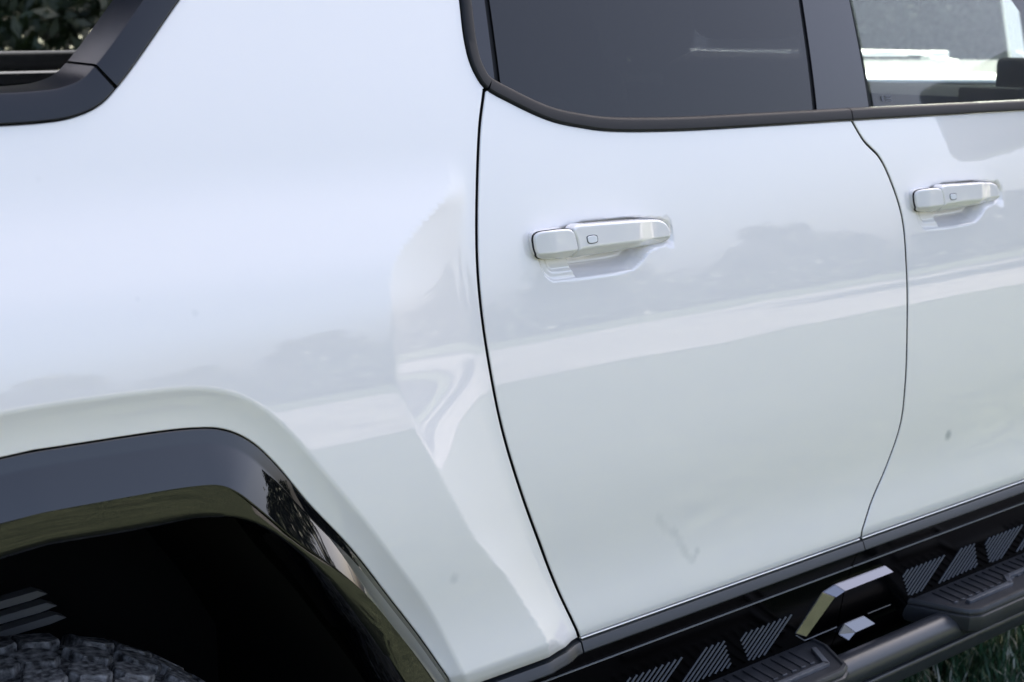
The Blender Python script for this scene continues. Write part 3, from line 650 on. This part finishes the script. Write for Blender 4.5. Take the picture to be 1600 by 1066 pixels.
# ------------------------------------------------------------------ door handles
CH = lambda x: np.interp(x, [p[0] for p in G_CHAM], [p[1] for p in G_CHAM])
dP = lambda x, z: P(x, z, False)
zc0 = 1.25
def hfront(x, z):
    x = np.asarray(x, float); z = np.asarray(z, float)
    base = np.interp(np.full_like(z, zc0), _z, _P)
    h = HH(x)-.12*(z-CH(x))+.0012              # face leans back a little toward the top
    h = np.where(z < CH(x), HH(x)+.0012-.85*(CH(x)-z), h)
    return base+h
def handle(dx, dz, door):
    sh = lambda L: [(x+dx, z+dz) for x, z in L]
    pf = lambda x, z: hfront(np.asarray(x)-dx, np.asarray(z)-dz)
    gr = crom(G_GRIP+[G_GRIP[0]], .004)[:-1]; cv = crom(G_COVER+[G_COVER[0]], .004)[:-1]
    sheet('door_handle', sh(gr), pf, M['paint'], door, step=.0035, rad=.0035, depth=.019, rings=4)
    sheet('lock_cover', sh(cv), pf, M['paint'], door, step=.0035, rad=.003, depth=.028, rings=4)
    big = offset(ccw(cv), -.0007)
    sheet('lock_cover_gap', sh(big), lambda x, z: pf(x, z)-.0030, M['seam'], door, step=.006, rad=0, depth=.003)
    sheet('sensor_rim', sh(crom(G_RIM+[G_RIM[0]], .002)[:-1]), lambda x, z: pf(x, z)+.0004, M['rimdark'], door, step=.003, rad=0, depth=.003)
    sheet('sensor_button', sh(crom(G_SENS+[G_SENS[0]], .002)[:-1]), lambda x, z: pf(x, z)+.0014, M['sensor'], door, step=.003, rad=.0006, depth=.003)
handle(0, 0, rear_door); handle(.9, -.006, front_door)

# ------------------------------------------------------------------ wheel arch trim, liner
H0 = .001
arch_prof = [(-.0012,-.012),(-.0008,H0),(.000,.0022),(.0130,.0068),(.0150,.0074),(.0170,.0085),(.0585,.0275),(.0600,.0281),(.0615,.0278)]
ARCHT = crom(ARCH[::4]+[ARCH[-1]], .010)
def smooth_curve(c, k=7):
    a = np.array(c); n = len(a); o = a.copy()
    for i in range(k, n-k): o[i] = a[i-k:i+k+1].mean(0)
    return [tuple(v) for v in o]
Pb = lambda x, z: np.array([P1(a, b) for a, b in zip(x, z)])
def taper(c):
    c = np.asarray(c); return 1-.56*sstep((1.075-c[:,1])/.26)
sweep('arch_trim', ARCHT, arch_prof, M['gloss'], truck, side=1, angle=14, Pf=Pb, us=taper(ARCHT))
def resample(c, n):
    c = np.array(c); L = np.concatenate([[0], np.cumsum(np.linalg.norm(np.diff(c, axis=0), axis=1))]); t = np.linspace(0, L[-1], n)
    return np.stack([np.interp(t, L, c[:,0]), np.interp(t, L, c[:,1])], 1)
hc = [(XM, ARCHT[len(ARCHT)//2][1])]
for p in ARCHT:
    if p[0] > XM+.002 and math.hypot(p[0]-hc[-1][0], p[1]-hc[-1][1]) > .002: hc.append(p)
hc = np.array(hc); hb = Pb(hc[:,0], hc[:,1])
tt = np.gradient(hc, axis=0); tt /= np.linalg.norm(tt, axis=1, keepdims=True); nn = np.stack([tt[:,1], -tt[:,0]], 1)
NQ = 110
top = resample(hc+nn*.0605*taper(hc)[:,None], NQ); topP = np.interp(np.linspace(0,1,NQ), np.linspace(0,1,len(hb)), hb)+.0278
t4 = crom([(XM, G_T4[0][1])]+[p for p in G_T4 if p[0] > -.70], .006); t4 = resample(t4, NQ)
V = []; F = []; LP = [(0,0),(.10,-.003),(.25,-.006),(.40,-.006),(.52,-.002),(.64,.006),(.74,.032),(.83,.14),(.91,.44),(.96,.76),(1.0,1.06)]
for i in range(-NQ+1, NQ):
    j = abs(i); sg = 1 if i >= 0 else -1
    for (t, d) in LP:
        q = top[j]*(1-t)+t4[j]*t; V.append((XM+sg*(q[0]-XM), -(topP[j]*(1-d)+0*d), q[1]))
    V.append((XM+sg*(t4[j][0]-XM), .045, t4[j][1]+.004)); V.append((XM+sg*(t4[j][0]-XM), .06, t4[j][1]+.03))
m_ = len(LP)+2
for i in range(2*NQ-2):
    for k in range(m_-1): F.append((i*m_+k, i*m_+k+1, (i+1)*m_+k+1, (i+1)*m_+k))
link('arch_trim_lower', mesh_from(V, F, 40), M['gloss'], truck)
liner = [(XM+(x-XM)*.88, GZ+(z-GZ)*.945) for x, z in ARCHT]
liner = [(liner[0][0],.02)]+liner+[(liner[-1][0],.02)]
V = []; F = []; n = len(liner)
for j, yy in enumerate((.03, .25, .50)):
    V += [(x, yy, z) for x, z in liner]
for j in range(2):
    for i in range(n-1): F.append((j*n+i, j*n+i+1, (j+1)*n+i+1, (j+1)*n+i))
V += [(x, .50, .0) for x, z in liner]
for i in range(n-1): F.append((2*n+i, 2*n+i+1, 3*n+i+1, 3*n+i))
link('wheel_liner', mesh_from(V, F), M['black'], truck)
for j in range(3):
    q = MB(); x1 = -.583+.0125*j; zz = .789-.0205*j
    q.prism([(x1-.22,zz-.006),(x1-.011,zz+.003),(x1+.004,zz-.005),(x1-.02,zz-.0085),(x1-.22,zz-.0145)], 'y', .35, .37); q.build('liner_rib', M['rib'], truck)

# ------------------------------------------------------------------ wheel
wheel = empty('rear_wheel', (XM, 0, .345), 0, truck)
TR, TY0, TY1 = .445, -.02, .285
def lathe(prof, n=96):
    V = []; F = []; m_ = len(prof)
    for i in range(n):
        a = 2*math.pi*i/n
        for (r, y) in prof: V.append((r*math.cos(a), y, r*math.sin(a)))
    for i in range(n):
        for k in range(m_-1): F.append((i*m_+k, i*m_+k+1, ((i+1)%n)*m_+k+1, ((i+1)%n)*m_+k))
    return mesh_from(V, F, 40)
link('tyre', lathe([(.24,.01),(.30,-.005),(.37,-.012),(.405,-.006),(.425,.012),(.432,.04),(.4335,.13),(.432,.225),(.425,.253),(.405,.272),(.37,.278),(.24,.26)]), M['tyre'], wheel)
link('rim', lathe([(.0,.03),(.08,.02),(.10,.05),(.20,.045),(.235,.01),(.245,.012),(.24,.05),(.23,.24)]), M['alloy'], wheel)
def lug(pts, y0, seed):
    """chunky tread block: outline in (arc length s, y) wrapped on the tyre, with sipe steps"""
    rg = random.Random(seed); bm = bmesh.new()
    pts = [(s+rg.uniform(-.002,.002), y+rg.uniform(-.002,.002)) for s, y in pts]
    def wrap(s, y, r): a = math.pi/2-s/TR; rr = r-.9*max(0, abs(y-.1325)-.10)**1.35; return (rr*math.cos(a), y, rr*math.sin(a))
    cx = sum(p[0] for p in pts)/len(pts); cy = sum(p[1] for p in pts)/len(pts)
    rings = [(1.06,.428),(1.0,.4425),(.93,.4452)]
    L = [[bm.verts.new(wrap(cx+(s-cx)*k, cy+(y-cy)*k, r)) for s, y in pts] for k, r in rings]
    for a, b in zip(L[:-1], L[1:]):
        for i in range(len(pts)): j = (i+1)%len(pts); bm.faces.new((a[i], a[j], b[j], b[i]))
    bm.faces.new(L[-1]); bmesh.ops.recalc_face_normals(bm, faces=bm.faces)
    me = bpy.data.meshes.new('tread_block'); bm.to_mesh(me); bm.free(); finish(me, 25); me.materials.append(M['tyre']); return me
lugs = []
for v in range(2):
    lugs += [lug([(-.026,-.012),(.016,-.014),(.026,.010),(.018,.046),(.004,.060),(-.018,.052),(-.030,.020)], 0, v),
             lug([(-.024,.070),(.004,.062),(.022,.076),(.026,.104),(.006,.124),(-.016,.118),(-.030,.094)], 0, 10+v),
             lug([(-.022,.138),(.010,.130),(.028,.146),(.020,.178),(-.004,.192),(-.028,.176)], 0, 20+v),
             lug([(-.028,.206),(.004,.198),(.024,.212),(.030,.250),(.018,.276),(-.020,.276),(-.030,.240)], 0, 30+v)]
NL = 42
for i in range(NL):
    for r in range(4):
        o = bpy.data.objects.new('tread_block', lugs[r+4*(i%2)]); COL.objects.link(o); o.parent = wheel
        o.rotation_euler = (0, 2*math.pi*(i+.5*(r%2)+.12*math.sin(i*2.1+r))/NL, 0)

# ------------------------------------------------------------------ sill strip, rocker, vents
def extr(name, prof, x0, x1, m, parent, angle=25):
    """profile [(y, z)] drawn along x"""
    V = []; n = len(prof)
    for x in (x0, x1): V += [(x, y, z) for y, z in prof]
    F = [(k, k+1, n+k+1, n+k) for k in range(n-1)]+[tuple(range(n)), tuple(reversed(range(n, 2*n)))]
    return link(name, mesh_from(V, F, angle), m, parent)
y0 = SILLY
rocker = empty('rocker_panel', (0,0,0), 0, truck)
strip = [(0,-.03),(.0025,-.001),(.004,.0045),(.005,.0055),(.018,.0105),(.020,.0100),(.0208,.0075),(.0215,-.03)]
for a, b, pf in ((-.20, SEAM[-1][0]-.0015, Pquarter), (SEAM[-1][0]+.0015, FSEAM[-1][0]-.0012, Pq), (FSEAM[-1][0]+.0012, XEND, Pq)):
    sweep('sill_strip', line((a,.648),(b,.648),.01), strip, M['strip'], rocker, side=1, Pf=(lambda x, z, f=pf: f(x, z)))
hem = [(-.0004,-.004),(-.0002,.0002),(.0006,.0011),(.0014,.0012),(.0018,-.004)]
sweep('door_hem', line((SEAM[-1][0]+.004,.6485),(FSEAM[-1][0]-.004,.6485),.02), hem, M['paint'], rear_door, side=1)
sweep('door_hem', line((FSEAM[-1][0]+.004,.6485),(XEND,.6485),.02), hem, M['paint'], front_door, side=1)
for a, b in ((-.16, .757), (.7605, XEND)): extr('rocker_skin', ROCK, a, b, M['rocker'], rocker, 12)
edge = [(y0+.0045,.6002),(y0+.0012,.5998),(y0+.0010,.5985),(y0+.0048,.5978)]
for a, b in ((-.16, .757), (.7605, XEND)): extr('crease_edge', edge, a, b, M['slat'], rocker)  # pale strip painted in for the highlight along the rocker crease
def slats(poly, x_off, pitch, slope):
    """slanted vent slats clipped to a polygon in (x, z)"""
    poly = ccw([(x+x_off, z) for x, z in poly]); q = poly+[poly[0]]
    d = Vector((slope[0], slope[1])).normalized(); n = Vector((d.y, -d.x))
    ts = [p[0]*n.x+p[1]*n.y for p in poly]; k0 = math.ceil(min(ts)/pitch); 
    t = min(ts)+pitch*.35
    while t < max(ts)-pitch*.15:
        hit = []
        for (ax, az), (bx, bz) in zip(q[:-1], q[1:]):
            fa, fb = ax*n.x+az*n.y-t, bx*n.x+bz*n.y-t
            if fa*fb < 0: s = fa/(fa-fb); hit.append((ax+(bx-ax)*s, az+(bz-az)*s))
        if len(hit) == 2:
            a, b = sorted(hit, key=lambda p: p[1]); hw = pitch*.07
            ya, yb_ = rocker_y(a[1]), rocker_y(b[1]); V = []
            for (x, z), yy in ((a, ya), (b, yb_)):
                for s_, dy in ((-1,.002),(-1,-.0015),(-.5,-.0028),(.5,-.0028),(1,-.0015),(1,.002)): V.append((x+n.x*hw*s_, yy+dy, z+n.y*hw*s_))
            F = [(i, i+1, 6+i+1, 6+i) for i in range(5)]+[(0,1,2,3,4,5),(11,10,9,8,7,6)]
            link('vent_slat', mesh_from(V, F, 40), M['slat'], rocker)
        t += pitch
PIT = .01065
def dirv(p, q): return (q[0]-p[0], q[1]-p[1])
sl = dirv(G_VA[3], G_VA[2])
for dx_ in (-.739, -.4615, 0., .277, .554): slats(G_VA, dx_, PIT, sl)
for dx_ in (-.739, 0., .277, .554): slats(G_VB, dx_, PIT, sl)
# chrome accent bracket, thin lower crease and small hook
br = [tuple(p) for p in G_BR]
mixp = lambda a, b, t: (a[0]*(1-t)+b[0]*t, a[1]*(1-t)+b[1]*t)
for i_, j_ in ((4,0),(5,1),(6,2),(7,3)): br[i_] = mixp(br[i_], br[j_], .25)
yb0 = rocker_y(.55)
yr = lambda p, h: rocker_y(p[1])+h
b = MB()
bm = b.bm
def slab(poly, hs, depth=.012):
    """thin solid with its front corners at their own stand-off from the rocker"""
    q = bmesh.new(); f_ = [q.verts.new((p[0], yr(p, -h), p[1])) for p, h in zip(poly, hs)]; r_ = [q.verts.new((p[0], yr(p, .002), p[1])) for p in poly]
    n = len(poly); q.faces.new(f_); q.faces.new(r_[::-1])
    for i in range(n): j = (i+1)%n; q.faces.new((f_[i], f_[j], r_[j], r_[i]))
    bmesh.ops.recalc_face_normals(q, faces=q.faces); bmesh.ops.bevel(q, geom=q.edges[:], offset=.0009, segments=2, affect='EDGES'); return q
def put(q, name, m, parent):
    me = bpy.data.meshes.new(name); q.to_mesh(me); q.free(); finish(me, 30); return link(name, me, m, parent)
b.bm.free()
put(slab([br[0],br[1],br[5],br[4]], [.0010,.0010,.0165,.0165]), 'accent_bar', M['chrome'], rocker)
put(slab([br[1],br[2],br[6],br[5]], [.0010,.0010,.0165,.0165]), 'accent_bar', M['chrome'], rocker)
put(slab([br[2],br[3],br[7],br[6]], [.0010,.0010,.0090,.0150]), 'accent_leg', M['chrome'], rocker)
def rod(name, pts, r, m, parent):
    mb_ = MB()
    for a, c in zip(pts[:-1], pts[1:]): mb_.tube(a, c, r, n=6)
    return mb_.build(name, m, parent)
rod('lower_crease', [(x, rocker_y(z)-.002, z) for x, z in G_BRL[:3]], .0011, M['slat'], rocker)
rod('lower_crease', [(x, rocker_y(z)-.002, z) for x, z in G_BRL[3:]], .0009, M['rib'], rocker)
h2 = G_BR2
put(slab([h2[1],h2[2],h2[3],h2[4]], [.002,.002,.015,.015]), 'tow_hook_bar', M['chrome'], rocker)
put(slab([h2[0],h2[1],h2[4],h2[5]], [.006,.002,.015,.017]), 'tow_hook_tip', M['chrome'], rocker)

# ------------------------------------------------------------------ running board
board = empty('running_board', (0,0,.47), 0, truck)
def lz(poly): return poly
def pad(x0, x1, flip):
    """step pad: moulded tray with lip, front or rear end tapering to the rocker"""
    e0, e1 = (x0, x1)
    top = [(e0-.012,.035),(e0+.002,.0),(e0+.020,-.060),(e0+.032,-.085),(e0+.055,-.098),(e1-.075,-.098),(e1-.050,-.086),(e1-.008,-.012),(e1,.035)]
    def off(p, d): q = ccw(p); return offset(q, d)
    t = ccw(top); V = []; F = []; n = len(t)
    rings = [(t, .0), (offset(t,.0025), .004), (offset(t,.008), .0048), (offset(t,.0105), .001)]
    outs = [(offset(t,-.0005), -.004), (offset(t,.0015),-.006), (offset(t,.0015),-.008), (offset(t,-.002),-.010), (offset(t,-.003),-.016), (offset(t,.004),-.040), (offset(t,.012),-.046)]
    seq = outs[::-1]+rings
    for q, z in seq: V += [(x, y, z) for x, y in q]
    for k in range(len(seq)-1):
        for i in range(n): j = (i+1)%n; F.append((k*n+i, k*n+j, (k+1)*n+j, (k+1)*n+i))
    F += [tuple(range(n))[::-1]]
    link('step_pad', mesh_from(V, F, 30), M['board'], board)
    q = MB(); q.prism(offset(t,.0095), 'z', -.006, .0012); q.build('step_tread', M['boardtop'], board)
pad(.985, 1.72, 1); pad(-.02, .695, 0)
def tread_rib(x, ya, yb_, dx=.010):
    q = MB(); hw = .0022
    q.prism([(x-hw,yb_),(x+hw,yb_),(x+dx+hw,ya),(x+dx-hw,ya)], 'z', .0012, .0034, .0006); q.build('tread_rib', M['boardtop'], board)
    q = MB(); q.box((x-.0005, yb_-.0035, .0030),(.011,.0028,.0032), bev=.0006); q.build('rib_tip', M['grip'], board)
x = 1.035
while x < 1.66: tread_rib(x, .015, -.040); x += .0245
x = .04
while x < .625: tread_rib(x, .015, -.040); x += .0245
def gstrip(pts, w_):
    for a, c in zip(pts[:-1], pts[1:]):
        d = (Vector(c)-Vector(a)).normalized(); nrm = Vector((-d.y, d.x))*w_/2
        a2 = Vector(a)-d*w_*.3; c2 = Vector(c)+d*w_*.3
        q = MB(); q.prism([tuple(a2-nrm), tuple(c2-nrm), tuple(c2+nrm), tuple(a2+nrm)], 'z', .0010, .0085, .001); q.build('grip_strip', M['grip'], board)
gstrip([(1.052,-.060),(1.195,-.060),(1.222,-.036),(1.40,-.036)], .011)
gstrip([(.648,-.012),(.615,-.064),(.30,-.064)], .010)
q = MB(); q.tube((-.1,-.040,-.040),(1.75,-.040,-.040),.029,n=24); q.build('step_tube', M['tube'], board)
q = MB(); q.prism([(-.150,-.02),(-.118,-.02),(-.105,.03),(-.112,.034),(-.150,.034)], 'x', -.15, 1.75)
tb = MB(); tb.box((.80,.005,-.106),(1.9,.055,.040), Matrix.Rotation(R(18),3,'X'), bev=.008, seg=3); tb.build('lower_beam', M['tube'], board)
q.bm.free()
# chassis under the rocker
q = MB(); q.box((.8,.30,.30),(3.2,.12,.14)); q.build('chassis_rail', M['black'], truck)
q = MB(); q.box((.8,1.05,.40),(3.6,1.5,.12)); q.build('underbody', M['black'], truck)
for (wx, wy) in ((2.70,.13),(2.70,1.93),(XM,1.93)):
    ww_ = empty('far_wheel' if wy > 1 else 'front_wheel', (wx, wy, .335), 0, truck)
    t = bpy.data.objects.new('tyre', bpy.data.objects['tyre'].data); COL.objects.link(t); t.parent = ww_; t.location.y = -.13
    t = bpy.data.objects.new('rim', bpy.data.objects['rim'].data); COL.objects.link(t); t.parent = ww_; t.location.y = -.13

# ================================================================== the white 4x4 parked beyond
nv = empty('parked_truck', (4.35, 2.55, GZ), R(222)); tag(nv, 'white truck parked nose-on beyond, seen through the front window glass', 'truck')
def nbox(name, m, c, d, bev=.02, rot=None): q_ = MB(); q_.box(c, d, rot, bev=bev); return q_.build(name, m, nv)
# local frame: nose toward +x, origin under the nose
nbox('body', M['white'], (-2.3,0,.90),(4.5,1.94,.86),.05)
hd = MB(); hd.prism([(.02,1.31),(.02,1.405),(-.05,1.428),(-1.32,1.458),(-1.32,1.31)], 'y', -.90, .90, .008); hd.build('bonnet', M['white'], nv)
nbox('bonnet_gap', M['black'], (.024,0,1.388),(.012,1.7,.010),.001)
nbox('grille', M['dash'], (.03,0,1.12),(.05,1.3,.26),.01)
nbox('bumper', M['dash'], (.08,0,.62),(.22,1.96,.24),.04)
for s_ in (-1,1): nbox('headlight', M['chrome'], (.04,.78*s_,1.14),(.05,.28,.18),.02)
nbox('seat', M['dash'], (-2.9,.42,1.0),(.30,.5,.8),.06); nbox('seat', M['dash'], (-2.9,-.42,1.0),(.30,.5,.8),.06)
ws = MB(); ws.prism([(-1.36,1.45),(-1.34,1.45),(-1.92,1.97),(-1.94,1.97)], 'y', -.78, .78); ws.build('windscreen', M['pane'], nv)
for s_ in (-1,1):
    pz = MB(); pz.prism([(-1.33,1.44),(-1.25,1.44),(-1.88,2.0),(-1.96,2.0)], 'y', .78*s_, .85*s_); pz.build('pillar', M['white'], nv)
    nbox('rear_fender', M['white'], (-3.9,.80*s_,1.36),(1.2,.12,.10),.03)
for y_ in (-.35,.40):
    wp = MB(); wp.box((-1.20,y_,1.487),(.05,.10,.035), bev=.012); wp.tube((-1.21,y_,1.492),(-1.27,y_-.52,1.500),.010,n=8); wp.box((-1.245,y_-.30,1.487),(.035,.30,.02), bev=.006); wp.build('wiper', M['white'], nv)
for wx in (-.75,-3.7):
    for s_ in (-1,1):
        wm = MB(); wm.tube((wx,.80*s_,.42),(wx,.99*s_,.42),.42,n=32); wm.build('wheel', M['tyre'], nv)

# ================================================================== grass under and beside the sill
def grass(n, x0, x1, y0_, y1_, hmin, hmax, wd):
    px = RNG.uniform(x0, x1, n); py = RNG.uniform(y0_, y1_, n); h = RNG.uniform(hmin, hmax, n)*RNG.uniform(.6,1,n)
    a = RNG.uniform(0, 2*np.pi, n); lean = RNG.uniform(.1,.9,n)*h; wv = wd*RNG.uniform(.6,1.3,n)
    dx, dy = np.cos(a), np.sin(a); sx, sy = -dy*wv, dx*wv
    z0 = np.full(n, GZ)
    V = np.stack([np.stack([px-sx,py-sy,z0],1), np.stack([px+sx,py+sy,z0],1),
                  np.stack([px+dx*lean*.35+sx*.8,py+dy*lean*.35+sy*.8,z0+h*.6],1), np.stack([px+dx*lean*.35-sx*.8,py+dy*lean*.35-sy*.8,z0+h*.6],1),
                  np.stack([px+dx*lean,py+dy*lean,z0+h],1)],1).reshape(-1,3)
    F = []
    for i in range(n): F += [(5*i,5*i+1,5*i+2,5*i+3),(5*i+3,5*i+2,5*i+4)]
    me = bpy.data.meshes.new('grass'); me.from_pydata(V.tolist(), [], F)
    t = RNG.random(n); base = np.where((t < .72)[:,None], np.array([.036,.095,.045]), np.where((t < .90)[:,None], np.array([.070,.105,.040]), np.array([.58,.58,.50])))
    c = base*RNG.uniform(.6,1.5,(n,1)); c = np.repeat(c, 5, 0); c = np.concatenate([c, np.ones((len(c),1))], 1)
    ca = me.color_attributes.new('tone', 'FLOAT_COLOR', 'POINT'); ca.data.foreach_set('color', c.astype(np.float32).ravel())
    me.polygons.foreach_set('use_smooth', [True]*len(me.polygons))
    return me
o = link('grass', grass(60000, .6, 3.4, -1.1, 1.6, .03, .085, .0026), M['blade']); tag(o, 'short green lawn grass with dry pale tips beside the step', 'grass', kind='stuff')
